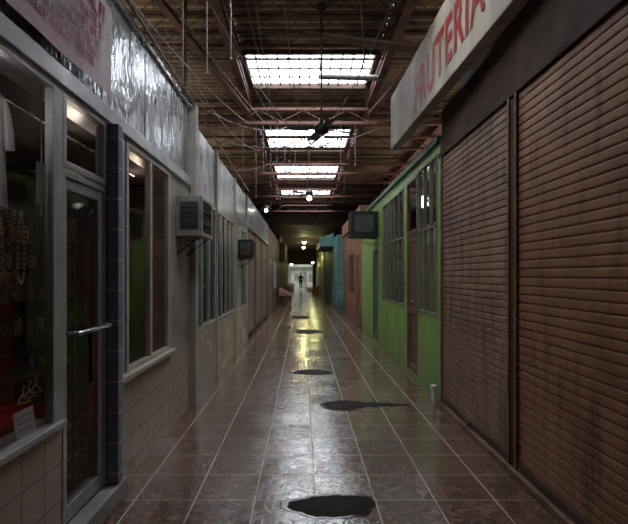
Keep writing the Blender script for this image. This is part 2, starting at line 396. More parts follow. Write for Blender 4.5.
wn = 1
def next_window():
    global wn; wn += 1; return 'window_%d' % (wn - 1)
dn = 1
def next_door():
    global dn; dn += 1; return 'door_%d' % (dn - 1)
for k, (a, b) in enumerate(SK):
    e = empty(next_window(), ((SX0 + SX1) / 2, (a + b) / 2, RZ), 'bright translucent skylight panel in the roof deck', 'skylight', 'structure')
    mb = MB(); mb.box(SX0, SX1, a, b, RZ + .08, RZ + .10); build(mb, 'glazing', 'sky', e)
    mb = MB()
    for x in (SX0 - .03, SX1 - .03): mb.box(x, x + .06, a, b, RZ - .03, RZ + .07)
    for y in (a - .03, b - .03): mb.box(SX0, SX1, y, y + .06, RZ - .03, RZ + .07)
    nx = 12
    for i in range(1, nx): 
        x = SX0 + (SX1 - SX0) * i / nx; mb.box(x - .011, x + .011, a, b, RZ + .03, RZ + .06)
    ny = max(2, int((b - a) / .28))
    for i in range(1, ny):
        y = a + (b - a) * i / ny; mb.box(SX0, SX1, y - .012, y + .012, RZ + .035, RZ + .06)
    build(mb, 'frame', 'rust', e)

for x in (-1.05, 1.28, -2.9, 3.0):
    mb = MB(); mb.box(x - .05, x + .05, -4, 24, 4.86, 4.99); mb.box(x - .06, x + .06, -4, 24, 4.72, 4.75); mb.box(x - .015, x + .015, -4, 24, 4.75, 4.86)
    build(mb, 'roof_girder', 'redbeam', label='long red-oxide steel girder under the roof deck', cat='beam', group='roof girders')
TY = [1.6, 5.0, 9.2, 11.05, 13.75, 15.1, 17.8, 19.1, 21.9]
for y in TY:
    e = empty('roof_truss', (0, y, 4.4), 'red-oxide steel roof truss spanning the passage', 'truss', group='roof trusses')
    mb = MB(); mb.box(-5, 5, y - .035, y + .035, 4.65, 4.70); build(mb, 'top_chord', 'redbeam', e)
    mb = MB(); mb.box(-5, 5, y - .035, y + .035, 4.38, 4.44); build(mb, 'bottom_chord', 'redbeam', e)
    mb = MB(); n = 24; pts = [(-5 + 10 * i / n, y, 4.44 if i % 2 else 4.65) for i in range(n + 1)]
    mb.tube(pts, .012, 6)
    build(mb, 'web_bar', 'redbeam', e)
for y in [2.4, 5.55, 6.0, 6.45, 6.9, 7.3, 9.65, 10.1, 10.55, 13.95, 14.4, 18.1, 18.6]:
    e = empty('roof_joist', (0, y, 4.78), 'thin rusty open-web joist under the deck', 'joist', group='roof joists')
    mb = MB(); mb.box(-5, 5, y - .03, y + .03, 4.975, 4.99); build(mb, 'top_flange', 'rust', e)
    mb = MB(); mb.cyl((-5, y, 4.79), (5, y, 4.79), .012, n=6); build(mb, 'bottom_rod', 'redbeam', e)
    mb = MB(); n = 44; mb.tube([(-5 + 10 * i / n, y, 4.79 if i % 2 else 4.975) for i in range(n + 1)], .007, 5); build(mb, 'web_bar', 'rust', e)
mb = MB(); mb.hexa([(0.35, 6.1, 4.54), (1.6, 6.1, 4.38), (1.6, 6.28, 4.38), (0.35, 6.28, 4.54)], [(0.35, 6.1, 4.57), (1.6, 6.1, 4.41), (1.6, 6.28, 4.41), (0.35, 6.28, 4.57)])
build(mb, 'timber_plank', 'brownpost', label='loose flat brown board slanting under the roof', cat='plank')
for p0, p1 in (((-1.7, 5.0, 4.58), (-1.05, 9.2, 4.58)), ((1.95, 5.0, 4.58), (1.3, 9.2, 4.58)), ((2.6, 5.0, 4.58), (3.4, 9.2, 4.58)), ((-3.4, 5.0, 4.58), (-2.6, 9.2, 4.58))):
    mb = MB(); a = Vector(p0); b = Vector(p1); q = Vector((.045, 0, 0)); u = Vector((0, 0, .06))
    mb.hexa([a - q, a + q, b + q, b - q], [a - q + u, a + q + u, b + q + u, b - q + u])
    build(mb, 'roof_brace', 'redbeam', label='slanting red-oxide steel brace between trusses', cat='beam', group='roof braces')

# ------------------------------------------------------------------ generic builders
XL = -1.29; XR = 1.6
def window(side, y0, y1, z0, z1, cols, rows=None, fmat='alu', fw=0.04, label='aluminium framed shop window', x=None):
    x = (XL if side == 'L' else XR) if x is None else x
    s = -1 if side == 'L' else 1
    xa, xb = x - s * 0.012, x + s * .035
    e = empty(next_window(), (x, (y0 + y1) / 2, z0), label, 'window', 'structure')
    mb = MB()
    mb.box(xa, xb, y0, y0 + fw, z0, z1); mb.box(xa, xb, y1 - fw, y1, z0, z1)
    mb.box(xa, xb, y0 + fw, y1 - fw, z0, z0 + fw); mb.box(xa, xb, y0 + fw, y1 - fw, z1 - fw, z1)
    for i in range(1, cols):
        y = y0 + (y1 - y0) * i / cols; mb.box(xa, xb, y - fw * .55, y + fw * .55, z0 + fw, z1 - fw)
    for r in (rows or []): mb.box(xa + s * .004, xb, y0 + fw, y1 - fw, r - fw * .4, r + fw * .4)
    build(mb, 'window_frame', fmat, e, bevel=0.003)
    mb = MB(); xc = x + s * .012
    mb.add([(xc, y0 + fw, z0 + fw), (xc, y1 - fw, z0 + fw), (xc, y1 - fw, z1 - fw), (xc, y0 + fw, z1 - fw)], [(0, 1, 2, 3)])
    build(mb, 'glass_pane', 'glass', e)
    return e

def shutter(x, y0, y1, z0, z1, matn, sgn, label, pitch=0.075, group=None, dep=.009):
    e = empty('roller_shutter', (x, (y0 + y1) / 2, z0), label, 'shutter', group=group)
    n = int((z1 - z0 - .06) / pitch); prof = []
    zz = z0 + .06
    for i in range(n):
        b = zz + i * pitch
        prof += [(0, b), (-dep * .8, b + .06 * pitch), (-dep, b + .2 * pitch), (-dep, b + .72 * pitch), (-dep * .8, b + .86 * pitch), (0, b + .91 * pitch)]
    prof.append((0, z1))
    mb = MB(); vs = []
    for dx, z in prof: vs += [(x + sgn * dx, y0, z), (x + sgn * dx, y1, z)]
    mb.add(vs, [(2 * i, 2 * i + 1, 2 * i + 3, 2 * i + 2) for i in range(len(prof) - 1)])
    build(mb, 'slat_curtain', matn, e)
    mb = MB(); mb.box(x - .02 , x + .02, y0, y1, z0, z0 + .06); build(mb, 'bottom_bar', 'rust', e, bevel=.004)
    for yy in (y0 - .035, y1):
        mb = MB(); mb.box(x - sgn * .03, x + sgn * .03, yy, yy + .035, z0, z1)
        build(mb, 'guide_rail', 'brownpost', e, bevel=.004)
    mb = MB(); ym = y0 + .5 * (y1 - y0); mb.box(x - sgn * .045, x - sgn * .02, ym - .06, ym + .06, z0 + .02, z0 + .055)
    build(mb, 'lock', 'rust', e, bevel=.004)
    return e

def panel_door(side, y0, y1, z0, z1, dmat, label, x=None, glassy=False, fmat='alu', pushbar=False, stile=.05):
    x = (XL if side == 'L' else XR) if x is None else x
    s = -1 if side == 'L' else 1
    e = empty(next_door(), (x, (y0 + y1) / 2, z0), label, 'door', 'structure')
    fw = stile; xa, xb = x - s * .005, x + s * .05
    mb = MB(); mb.box(xa, xb, y0, y0 + .03, z0, z1); mb.box(xa, xb, y1 - .03, y1, z0, z1); mb.box(xa, xb, y0 + .03, y1 - .03, z1 - .035, z1)
    build(mb, 'door_frame', fmat, e, bevel=.003)
    a, b = y0 + .034, y1 - .034; xc, xd = x + s * .005, x + s * .04
    t = z1 - .04
    if glassy:
        mb = MB(); mb.box(xc, xd, a, a + fw * .5, z0 + .01, t); mb.box(xc, xd, b - fw, b, z0 + .01, t); mb.box(xc, xd, a + fw * .5, b - fw, z0 + .01, z0 + .1); mb.box(xc, xd, a + fw * .5, b - fw, t - fw, t)
        build(mb, 'door_leaf', dmat, e, bevel=.004)
        mb = MB(); xm = x + s * .014; mb.add([(xm, a + fw * .5, z0 + .1), (xm, b - fw, z0 + .1), (xm, b - fw, t - fw), (xm, a + fw * .5, t - fw)], [(0, 1, 2, 3)])
        build(mb, 'glass_pane', 'glass', e)
    else:
        mb = MB(); mb.box(xc + s * .015, xd, a, b, z0 + .01, t)
        mb.box(xc, xd, a, a + .08, z0 + .01, t); mb.box(xc, xd, b - .08, b, z0 + .01, t)
        for zz in (z0 + .01, z0 + (t - z0) * .42, t - .09): mb.box(xc, xd, a + .08, b - .08, zz, zz + .09)
        build(mb, 'door_leaf', dmat, e, bevel=.004)
    mb = MB(); zh = z0 + 1.05
    if pushbar:
        xo = x - s * .06
        mb.tube([(xc, a + .02, zh), (xo, a + .02, zh), (xo, b - .03, zh), (xc, b - .03, zh)], .013, 8)
    else:
        mb.tube([(xc, a + .04, zh), (xc - s * .05, a + .04, zh), (xc - s * .05, a + .14, zh)], .01, 8)
    build(mb, 'handle', 'steel', e)
    return e

def ac_unit(x, s, y0, y1, z0, z1, depth, cm, label):
    e = empty('air_conditioner', (x + s * depth / 2, (y0 + y1) / 2, z0), label, 'air conditioner')
    x1 = x + s * depth
    mb = MB(); mb.box(x, x1, y0, y1, z0, z0 + .02); mb.box(x, x1, y0, y1, z1 - .02, z1)
    for ya, yb in ((y0, y0 + .015), (y1 - .015, y1)):
        mb.box(x, x1, ya, yb, z0 + .02, z1 - .02)
    fr = .035
    mb.box(x1 - s * .02, x1, y0 + .015, y0 + fr, z0 + .02, z1 - .02); mb.box(x1 - s * .02, x1, y1 - fr, y1 - .015, z0 + .02, z1 - .02)
    mb.box(x1 - s * .02, x1, y0 + fr, y1 - fr, z0 + .02, z0 + fr); mb.box(x1 - s * .02, x1, y0 + fr, y1 - fr, z1 - fr, z1 - .02)
    build(mb, 'casing', cm, e, bevel=.004)
    mb = MB(); mb.box(x1 - s * .04, x1 - s * .026, y0 + .02, y1 - .02, z0 + .03, z1 - .03)
    k = int((y1 - y0) / .025)
    for i in range(1, k):
        yy = y0 + .02 + (y1 - y0 - .04) * i / k; mb.box(x1 - s * .03, x1 - s * .012, yy - .002, yy + .002, z0 + .035, z1 - .035)
    for zz in (.33, .66): mb.box(x1 - s * .014, x1 - s * .004, y0 + .02, y1 - .02, z0 + (z1 - z0) * zz - .004, z0 + (z1 - z0) * zz + .004)
    build(mb, 'condenser_grille', 'acgrille', e)
    mb = MB(); mb.box(x + s * depth * .18, x + s * depth * .86, y0 - .006, y0 + .001, z0 + (z1 - z0) * .18, z0 + (z1 - z0) * .86)
    for i in range(5):
        zc = z0 + (z1 - z0) * (.24 + .12 * i); mb.box(x + s * depth * .2, x + s * depth * .84, y0 - .014, y0 - .005, zc, zc + .01)
    build(mb, 'side_louvre', 'acgrille', e)
    for yy in (y0 + .06, y1 - .09):
        mb = MB(); mb.tube([(x, yy, z0 - .012), (x1 - s * .04, yy, z0 - .012), (x, yy, z0 - .18)], .009, 6)
        build(mb, 'support_bracket', 'rust', e)
    return e

def wall(name, x0, x1, y0, y1, z0, z1, m_, label, op=(), kind='structure', bevel=0):
    mb = MB(); wall_cells(mb, x0, x1, y0, y1, z0, z1, list(op))
    return build(mb, name, m_, kind=kind, label=label, cat='wall', bevel=bevel)

# ------------------------------------------------------------------ LEFT SIDE
wall('wall_left', -1.47, XL, -0.5, 2.57, 0, 0.70, 'beige_tile', 'low pinkish beige tiled wall under the display window')
wall('wall_left', -1.47, XL, 3.29, 5.45, 0, 0.75, 'beige_tile', 'low beige tiled wall under the twin window')
wall('wall_left', -1.47, XL, 4.62, 5.45, 0.75, 2.5, 'grey', 'grey plaster pier beside the window')
wall('wall_left', -1.40, XL + .005, 3.24, 3.47, 0.75, 2.5, 'alu', 'pale metal jamb beside the tiled pillar')
wall('wall_left', -1.5, XL + .03, -0.5, 5.45, 2.5, 2.60, 'alu', 'pale metal header band above the shopfront', bevel=.005)
mb = MB(); ys = [-0.5, 0.7, 1.9, 3.1, 3.95, 4.75, 5.45]
for a, b in zip(ys[:-1], ys[1:]):
    mb.box(-1.36, XL - .01, a + .008, b - .008, 2.6, 3.38)
    mb.box(-1.37, XL - .02, a, b, 2.6, 3.36)
mb.box(-1.40, XL + .02, -0.5, 5.45, 3.38, 3.42)
build(mb, 'wall_left', 'fascia', kind='structure', label='crinkled silvery sheet panels above the shop windows', cat='wall', bevel=.004)
mb = MB(); mb.box(-1.47, -1.2, 2.575, 3.285, 0, 0.125)
build(mb, 'doorstep', 'concrete', label='pale worn concrete doorstep under the glass door', cat='step', bevel=.01)
mb = MB(); mb.box(-1.30, -1.205, 3.135, 3.22, 0.13, 2.49)
build(mb, 'trim_2', 'blue_tile', kind='structure', label='slim pillar clad in dark grey-blue tiles', cat='pillar', bevel=.004)

window('L', -0.5, 2.50, 0.70, 2.5, 2, label='large display window in a pale aluminium frame')
window('L', 2.56, 3.13, 2.08, 2.5, 1, label='dark transom pane above the glass door')
wall('wall_left', -1.34, XL + .01, 2.50, 2.565, 0.70, 2.5, 'alu', 'aluminium post between window and door', bevel=.003)
window('L', 3.48, 4.62, 0.77, 2.5, 2, fmat='cream', fw=.05, label='twin pane window in a cream frame')
panel_door('L', 2.57, 3.13, 0.13, 2.07, 'alu', 'glass shop door with pale aluminium leaf and push bar', glassy=True, pushbar=True, stile=.06)
mb = MB(); mb.box(XL - .02, XL + .05, 3.3, 4.7, 0.75, 0.785); build(mb, 'trim_3', 'cream', kind='structure', label='cream window sill', cat='sill', bevel=.004)
mb = MB(); mb.box(XL - .14, XL + .03, -0.5, 2.57, 0.70, 0.73); build(mb, 'trim_4', 'alu', kind='structure', label='pale sill of the display window', cat='sill', bevel=.004)

mb = MB(); mb.box(-1.42, -1.22, 5.47, 5.6, 0, 3.45); build(mb, 'trim_5', 'cream', kind='structure', label='slim pale pillar between two shops', cat='pillar', bevel=.006)
mb = MB(); mb.cyl((-1.36, 5.53, 3.45), (-1.36, 5.53, 4.99), .025)
build(mb, 'roof_post', 'rust', label='thin rusty steel post rising to the roof', cat='post')

ops = [(5.66, 7.04, .82, 2.48), (7.16, 8.94, .82, 2.48), (9.1, 9.4, .82, 2.48), (10.0, 10.8, .82, 2.48)]
wall('wall_left', -1.35, XL, 5.6, 11.0, 0.80, 2.5, 'cream', 'cream plaster shop wall with continuous window openings', ops)
wall('wall_left', -1.46, XL + .01, 5.6, 9.1, 0, 0.80, 'beige_tile2', 'low beige-pink tiled wall below windows')
wall('wall_left', -1.46, XL + .01, 9.1, 11.0, 0, 0.80, 'beige_tile2', 'low tiled wall beside the shutters')
window('L', 5.66, 7.04, .82, 2.48, 3, fmat='alu', label='three pane shop window in a pale metal frame')
window('L', 7.16, 8.94, .82, 2.48, 4, fmat='alu', label='four pane shop window in a pale metal frame')
window('L', 9.1, 9.4, .82, 2.48, 1, fmat='alu', label='narrow shop window in a pale metal frame')
window('L', 10.0, 10.8, .82, 2.48, 2, fmat='alu', label='two pane shop window in a pale metal frame')
mb = MB()
for a, b in ((5.6, 7.1), (7.1, 8.6), (8.6, 10.0), (10.0, 11.0)):
    mb.box(-1.36, XL + .0, a + .01, b - .01, 2.5, 3.3); mb.box(-1.38, XL - .02, a, b, 2.5, 3.27)
build(mb, 'wall_left', 'fascia2', kind='structure', label='grimy silvery fascia panels above the windows', cat='wall', bevel=.004)
for y in (7.1, 9.02, 10.9):
    mb = MB(); mb.box(-1.42, -1.26, y - .035, y + .035, 0, 3.32)
    build(mb, 'trim_6', 'cream', kind='structure', label='pale pilaster between shop bays', cat='pillar', bevel=.005)
for i, (a, b) in enumerate(((11.15, 12.9), (13.1, 14.9), (15.1, 17.2))):
    shutter(XL - .02, a, b, 0.05, 2.6, 'shutter_c', -1, 'closed dull grey-brown roller shutter', .09, 'closed shutters in a row')
wall('wall_left', -1.5, XL + .03, 11.0, 17.4, 2.6, 3.3, 'fascia2', 'dirty fascia above closed shutters')
wall('wall_left', -1.6, XL - .06, 11.0, 17.4, 0, 2.6, 'brownwall', 'brown wall behind closed shutters')
wall('wall_left', -1.6, XL, 17.4, 30, 0, 3.3, 'brownwall', 'reddish brown plaster wall', [(18.5, 19.4, 0, 2.1), (21, 23, .9, 2.1), (25, 26, 0, 2.1)])
panel_door('L', 18.5, 19.4, 0.0, 2.1, 'brown_wood', 'brown panelled wooden door')
panel_door('L', 25, 26, 0.0, 2.1, 'brown_wood', 'brown panelled wooden door')
window('L', 21, 23, .9, 2.1, 3, label='dark three pane window in brown wall')
wall('wall_left', -1.75, -1.45, 30, 47.8, 0, 3.98, 'brownwall', 'dark wall at the deep end of the passage')
mb = MB(); mb.box(-1.6, -1.0, 26.5, 30.0, 2.3, 3.3); build(mb, 'trim_7', 'brownwall', kind='structure', label='brown projecting fascia box', cat='fascia')

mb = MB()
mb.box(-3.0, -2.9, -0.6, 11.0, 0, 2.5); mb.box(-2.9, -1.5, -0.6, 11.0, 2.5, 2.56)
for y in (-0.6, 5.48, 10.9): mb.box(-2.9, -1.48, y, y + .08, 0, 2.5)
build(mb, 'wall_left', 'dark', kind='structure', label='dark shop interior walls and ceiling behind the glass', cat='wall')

ac_unit(XL, 1, 4.86, 5.42, 1.90, 2.30, .27, 'ac', 'yellowed white window air conditioner with finned back')
ac_unit(XL, 1, 9.45, 9.95, 1.82, 2.2, .30, 'black', 'small black window air conditioner on brackets')

# banner
e = empty('banner', (-1.24, 2.4, 2.66), 'faded pink vinyl banner with rows of red lettering', 'banner')
mb = MB(); ny = 16; vs = []
for i in range(ny + 1):
    y = 1.5 + 1.62 * i / ny; dx = .003 * math.sin(i * 1.1)
    vs += [(-1.245 + dx, y, 2.66 - .012 * math.sin(i / ny * math.pi)), (-1.245 - dx * .5, y, 3.22)]
mb.add(vs, [(2 * i, 2 * i + 2, 2 * i + 3, 2 * i + 1) for i in range(ny)]); build(mb, 'banner_sheet', 'pink', e)
SEG = {'a': (0, 0, 0, .5), 'b': (0, .5, 0, 1), 'c': (1, 0, 1, .5), 'd': (1, .5, 1, 1), 'e': (0, 0, 1, 0), 'f': (0, .5, 1, .5), 'g': (0, 1, 1, 1), 'h': (0, 1, 1, 0), 'i': (.5, 0, .5, 1)}
GL = ['abdgf', 'abeg', 'abefg', 'abcdh', 'gi', 'abcdeg', 'abe', 'abdgfh', 'abcdfg', 'i', 'befg', 'abcde']
def letter_row(y0, y1, z, h, seed, t, mt):
    rnd = random.Random(seed); y = y0; w = h * .62
    while y < y1:
        mb = MB()
        for _ in range(rnd.randint(3, 8)):
            for sgm in rnd.choice(GL):
                u0, v0, u1, v1 = SEG[sgm]
                p = Vector((0, y + u0 * w, z + v0 * h)); q = Vector((0, y + u1 * w, z + v1 * h)); dd = (q - p).normalized(); nn = Vector((0, -dd.z, dd.y)) * t
                p -= dd * t; q += dd * t
                mb.add([(-1.240, (p + nn).y, (p + nn).z), (-1.240, (q + nn).y, (q + nn).z), (-1.240, (q - nn).y, (q - nn).z), (-1.240, (p - nn).y, (p - nn).z)], [(0, 1, 2, 3)])
            y += w * 1.45
            if y > y1: break
        build(mb, 'lettering', mt, e)
        y += w * .9
for k, (zz, h, mt, r) in enumerate(((3.08, .085, 'vinyl_red', .008), (2.99, .05, 'vinyl_red', .005), (2.925, .035, 'vinyl_red', .0035), (2.865, .035, 'vinyl_ink', .0035), (2.805, .035, 'vinyl_red', .0035), (2.74, .04, 'vinyl_red', .004))):
    letter_row(1.65, 3.0 - .03 * k, zz, h, k + 5, r, mt)
for y in (1.53, 3.09):
    mb = MB(); mb.cyl((-1.24, y, 3.19), (-1.302, y, 3.19), .006, n=8); build(mb, 'fixing', 'steel', e)

def garment(x, y, ztop, w, h, m_, label, sleeves=True):
    e = empty('hanging_shirt' if sleeves else 'hanging_dress', (x, y, ztop - h), label, 'clothing', group='clothes hanging in the shop')
    nx, nz = 14, 14; vs = []; fs = []
    for side in (0, 1):
        for j in range(nz + 1):
            t = j / nz
            ww = w * (0.5 - .05 * math.sin(t * math.pi)) if sleeves else w * (.33 + .25 * t)
            if t < .12: ww *= .62 + .38 * t / .12
            for i in range(nx + 1):
                u = i / nx * 2 - 1
                dx = (.028 * (1 - u * u) + .007 * math.sin(i * 1.7 + j * .25) * t) * (1 if side else -1)
                neck = .05 * max(0, 1 - abs(u) / .35) if (sleeves and j == 0) else 0
                vs.append((x + dx, y + u * ww, ztop - t * h - (.05 * u * u if t < .1 else 0) - neck))
    o = (nx + 1) * (nz + 1)
    for side in (0, 1):
        for j in range(nz):
            for i in range(nx):
                a = side * o + j * (nx + 1) + i; fs.append((a, a + 1, a + nx + 2, a + nx + 1))
    mb = MB(); mb.add(vs, fs, 0, True)
    if sleeves:   # flat drooping sleeves that start inside the shoulder
        for sg in (-1, 1):
            rv = []; n = 10
            for cy, cz, wy in ((.30, .06, .05), (.42, .12, .052), (.50, .20, .05), (.54, .29, .048)):
                for k in range(n):
                    t = 2 * math.pi * k / n
                    rv.append((x + .018 * math.sin(t), y + sg * (w * cy) + wy * math.cos(t), ztop - cz + .012 * math.cos(t) * sg))
            mb.add(rv, [(r_ * n + k, r_ * n + (k + 1) % n, (r_ + 1) * n + (k + 1) % n, (r_ + 1) * n + k) for r_ in range(3) for k in range(n)], 0, True)
    build(mb, 'fabric', m_, e)
    mb = MB(); mb.tube([(x, y - w * .3, ztop - .03), (x, y, ztop + .03), (x, y + w * .3, ztop - .03)], .006)
    mb.tube([(x, y, ztop + .03), (x, y, ztop + .045), (x, y + .02, ztop + .055), (x, y + .03, ztop + .04)], .003)
    build(mb, 'hanger', 'steel', e)
mb = MB(); mb.cyl((-1.62, -0.5, 2.455), (-1.62, 4.6, 2.455), .012)
build(mb, 'clothes_rail', 'steel', label='chrome rail for hanging clothes inside the shop', cat='rail')
garment(-1.45, 2.20, 2.40, .30, .58, 'white_cloth', 'white cotton shirt hanging in the window')
cl = [('black', (.02, .02, .025)), ('maroon', (.10, .02, .03)), ('charcoal', (.05, .045, .05)), ('brown', (.12, .07, .045)), ('wine', (.12, .02, .035)), ('plum', (.14, .04, .10)), ('ochre', (.22, .13, .045))]
for k, (nm, c) in enumerate(cl):
    garment(-1.80 - .12 * (k % 2), 2.50 + .40 * k, 2.02 if k > 1 else 2.2, .28, 1.0 if k > 1 else .55, colmat(nm + '_cloth', c), nm + (' dress' if k > 1 else ' shirt') + ' hanging inside the shop', sleeves=(k < 2))
bc = [('pearly', (.6, .55, .47)), ('amber', (.46, .24, .09)), ('grey-brown', (.34, .3, .25)), ('white', (.6, .6, .58)), ('brown', (.28, .14, .08))]
for k in range(5):
    mb = MB(); y0 = 2.12 + .058 * k; n = 40
    w = .024; hh = .17 + .015 * (k % 3); xx = -1.348
    for i in range(n):
        t = 2 * math.pi * i / n
        mb.ball((xx, y0 + w * math.sin(t) * (1.1 - .4 * math.cos(t)), 1.80 - hh + hh * math.cos(t)), .007, 6, 4)
    build(mb, 'bead_necklace', colmat(bc[k][0].replace('-', '_') + '_beads', bc[k][1], .25), label='long ' + bc[k][0] + ' bead necklace hanging in the window', cat='necklace', group='necklaces in the window')
mb = MB(); mb.tube([(-1.348, 2.05, 1.803), (-1.348, 2.47, 1.803), (-1.348, 2.47, 2.49)], .005)
build(mb, 'necklace_bar', 'steel', label='thin steel bar holding necklaces', cat='rail')
e = empty('wire_grid_panel', (-1.66, 2.9, .7), 'dark wire grid panel holding small purses', 'display rack')
mb = MB()
for i in range(15): mb.cyl((-1.66, 2.32 + .08 * i, 1.05), (-1.66, 2.32 + .08 * i, 1.72), .002, n=4)
for j in range(10): mb.cyl((-1.66, 2.3, 1.05 + .074 * j), (-1.66, 3.46, 1.05 + .074 * j), .002, n=4)
for yy in (2.3, 3.46): mb.cyl((-1.66, yy, 0), (-1.66, yy, 1.74), .008, n=6)
build(mb, 'wire_grid', 'black', e)
pc = [('wine', (.12, .02, .03)), ('tan', (.14, .08, .05)), ('black', (.03, .03, .03)), ('silver', (.18, .17, .17)), ('rust', (.14, .055, .03)), ('purple', (.08, .035, .09)), ('mustard', (.16, .11, .04))]
r2 = random.Random(5)
for j in range(3):
    for i in range(9):
        y = 2.37 + .125 * i + r2.uniform(-.012, .012); zt = 1.66 - .19 * j; x = -1.635; w = .045; h = .07 + r2.uniform(0, .02)
        nm, c = r2.choice(pc); mb = MB(); vs = []
        prof = [(-w * .7, 0), (-w, -h * .4), (-w * .9, -h), (w * .9, -h), (w, -h * .4), (w * .7, 0)]
        for dx in (-.012, .012): vs += [(x + dx, y + a_, zt - .045 + b_) for a_, b_ in prof]
        mb.add(vs, [tuple(range(6)), tuple(reversed(range(6, 12)))] + [(q_, (q_ + 1) % 6, 6 + (q_ + 1) % 6, 6 + q_) for q_ in range(6)])
        mb.tube([(x, y - w * .6, zt - .045), (x - .005, y, zt), (x, y + w * .6, zt - .045)], .0022, 4)
        build(mb, 'small_purse', colmat(nm + '_leather', c, .5), label='small ' + nm + ' purse hanging on wire grid', cat='purse', group='purses on the wire grid')
mb = MB(); mb.box(-2.15, -1.70, 0.5, 3.3, 0, .58); mb.box(-2.16, -1.69, .48, 3.32, .58, .62)
build(mb, 'display_table', 'dark_red', label='low display table draped in dark red', cat='table', bevel=.01)
mb = MB(); n = 70; vs = []
for i in range(n + 1):
    xx = -2.3 + .025 * math.sin(i * 1.3); y = 1.2 + 2.6 * i / n; vs += [(xx, y, .0), (xx, y, 1.35)]
mb.add(vs, [(2 * i, 2 * i + 2, 2 * i + 3, 2 * i + 1) for i in range(n)], 0, True)
build(mb, 'backdrop_cloth', 'dark_red', label='dark red backdrop cloth behind the display', cat='cloth')
for k, c in enumerate([(.7, .58, .1), (.75, .3, .35), (.8, .5, .15)]):
    mb = MB(); y = 2.33 + .055 * k; x = -1.36; z = .885 + .012 * k
    mb.tube([(x, y - .045, z), (x, y, z + .035), (x + .01, y + .045, z - .008), (x, y - .045, z)], .005)
    mb.tube([(x, y, z + .035), (x, y, z + .065), (x, y + .012, z + .075), (x, y + .02, z + .065)], .0035)
    build(mb, 'clothes_hanger', colmat('hanger_%d' % k, c, .4), label=['yellow', 'pink', 'orange'][k] + ' plastic clothes hanger in the window', cat='hanger', group='plastic hangers')
e = empty('price_card', (-1.33, 2.22, .735), 'white hand lettered price card behind the glass', 'sign')
mb = MB(); mb.add([(-1.312, 2.20, .735), (-1.312, 2.36, .735), (-1.330, 2.36, .86), (-1.330, 2.20, .86)], [(0, 1, 2, 3)]); build(mb, 'card', 'paper', e, solid=.002)
for k in range(3):
    mb = MB(); zc = .835 - .03 * k; xc = -1.312 - (zc - .735) / .125 * .018 + .003
    mb.tube([(xc, 2.22 + .011 * i, zc + random.uniform(-.006, .006)) for i in range(12)], .0014, 4)
    build(mb, 'handwriting', 'vinyl_ink', e)
mb = MB(); mb.box(-1.312, -1.310, 2.36, 2.44, 1.85, 2.06); build(mb, 'notice_paper', colmat('dim_paper', (.4, .4, .38)), label='white paper notice taped inside the window', cat='paper')
def goods_shelf(x, y0, y1, zs):
    e = empty('display_shelf', (x, (y0 + y1) / 2, 0), 'dark shelving unit filled with small goods', 'shelf')
    mb = MB(); 
    for z in zs: mb.box(x - .15, x + .15, y0 + .02, y1 - .02, z - .02, z)
    for y in (y0, y1 - .02): mb.box(x - .15, x + .15, y, y + .02, 0, max(zs) + .3)
    build(mb, 'shelf_frame', 'brown_wood', e)
    cols = [(.4, .08, .06), (.08, .16, .32), (.4, .33, .1), (.3, .2, .1), (.5, .5, .5), (.38, .16, .28)]
    for z in zs:
        y = y0 + .07
        while y < y1 - .08:
            r = random.uniform(.02, .035); h = random.uniform(.1, .2); mb = MB()
            mb.lathe((x + .05, y, z + .001), [(0, 0), (r, 0), (r, h * .65), (r * .45, h * .8), (r * .45, h), (0, h)], 10)
            ci = random.randrange(6)
            build(mb, 'bottle', colmat('bottle_%d' % ci, cols[ci], .3), label='small coloured bottle on a shop shelf', cat='bottle', group='bottles on shop shelves')
            y += r * 2 + random.uniform(.03, .09)
goods_shelf(-2.6, 2.4, 5.2, [.6, 1.0, 1.4, 1.8])
goods_shelf(-1.9, 5.8, 8.8, [.9, 1.3, 1.7])

# ------------------------------------------------------------------ RIGHT SIDE
shutter(XR, 0.9, 3.54, 0.06, 2.86, 'shutter', 1, 'closed rusty red-brown roller shutter, full width', .062)
shutter(XR, 3.70, 5.46, 0.06, 2.86, 'shutter_b', 1, 'closed dusty worn brown roller shutter', .062)
mb = MB(); mb.box(XR - .02, XR + .04, 3.578, 3.662, 0.06, 2.83); build(mb, 'trim_8', 'dark_steel', kind='structure', label='brown steel post between two shutters', cat='post', bevel=.004)
mb = MB(); mb.box(XR - .05, XR + .16, 0.6, 5.52, 0, .055); build(mb, 'trim_9', 'brownpost', kind='structure', label='low dirty kerb under the shutters', cat='kerb', bevel=.006)
wall('wall_right', XR + .05, XR + .2, 0.4, 5.6, 0.055, 2.86, 'rust', 'dark wall behind roller shutters')
mb = MB(); mb.box(XR + .01, XR + .2, 0.4, 5.58, 2.86, 3.4); mb.box(XR - .03, XR + .01, 0.4, 5.58, 2.85, 2.90)
build(mb, 'wall_right', 'dark_steel', kind='structure', label='dark brown shutter housing header', cat='wall', bevel=.005)
mb = MB(); mb.box(XR + .25, XR + .35, 0.4, 5.6, 3.28, 4.3); build(mb, 'wall_right', 'brownwall', kind='structure', label='brown parapet behind the painted sign', cat='wall')
Fp = Vector((1.28, 7.0, 0)); Np = Vector((1.52, 2.4, 0)); d = (Np - Fp).normalized(); nrm = Vector((d.y, -d.x, 0))
if nrm.x > 0: nrm = -nrm
e = empty('shop_sign', (1.45, 4.7, 3.3), 'yellowed dirty box sign with red painted lettering', 'sign')
th = .12; Fb = Fp - nrm * th; Nb = Np - nrm * th
mb = MB()
def zz(p, z): return (p.x, p.y, z)
mb.hexa([zz(Np, 3.45), zz(Nb, 3.45), zz(Fb, 3.32), zz(Fp, 3.32)], [zz(Np, 4.35), zz(Nb, 4.35), zz(Fb, 4.08), zz(Fp, 4.08)])
build(mb, 'sign_box', 'sign', e, bevel=.008)
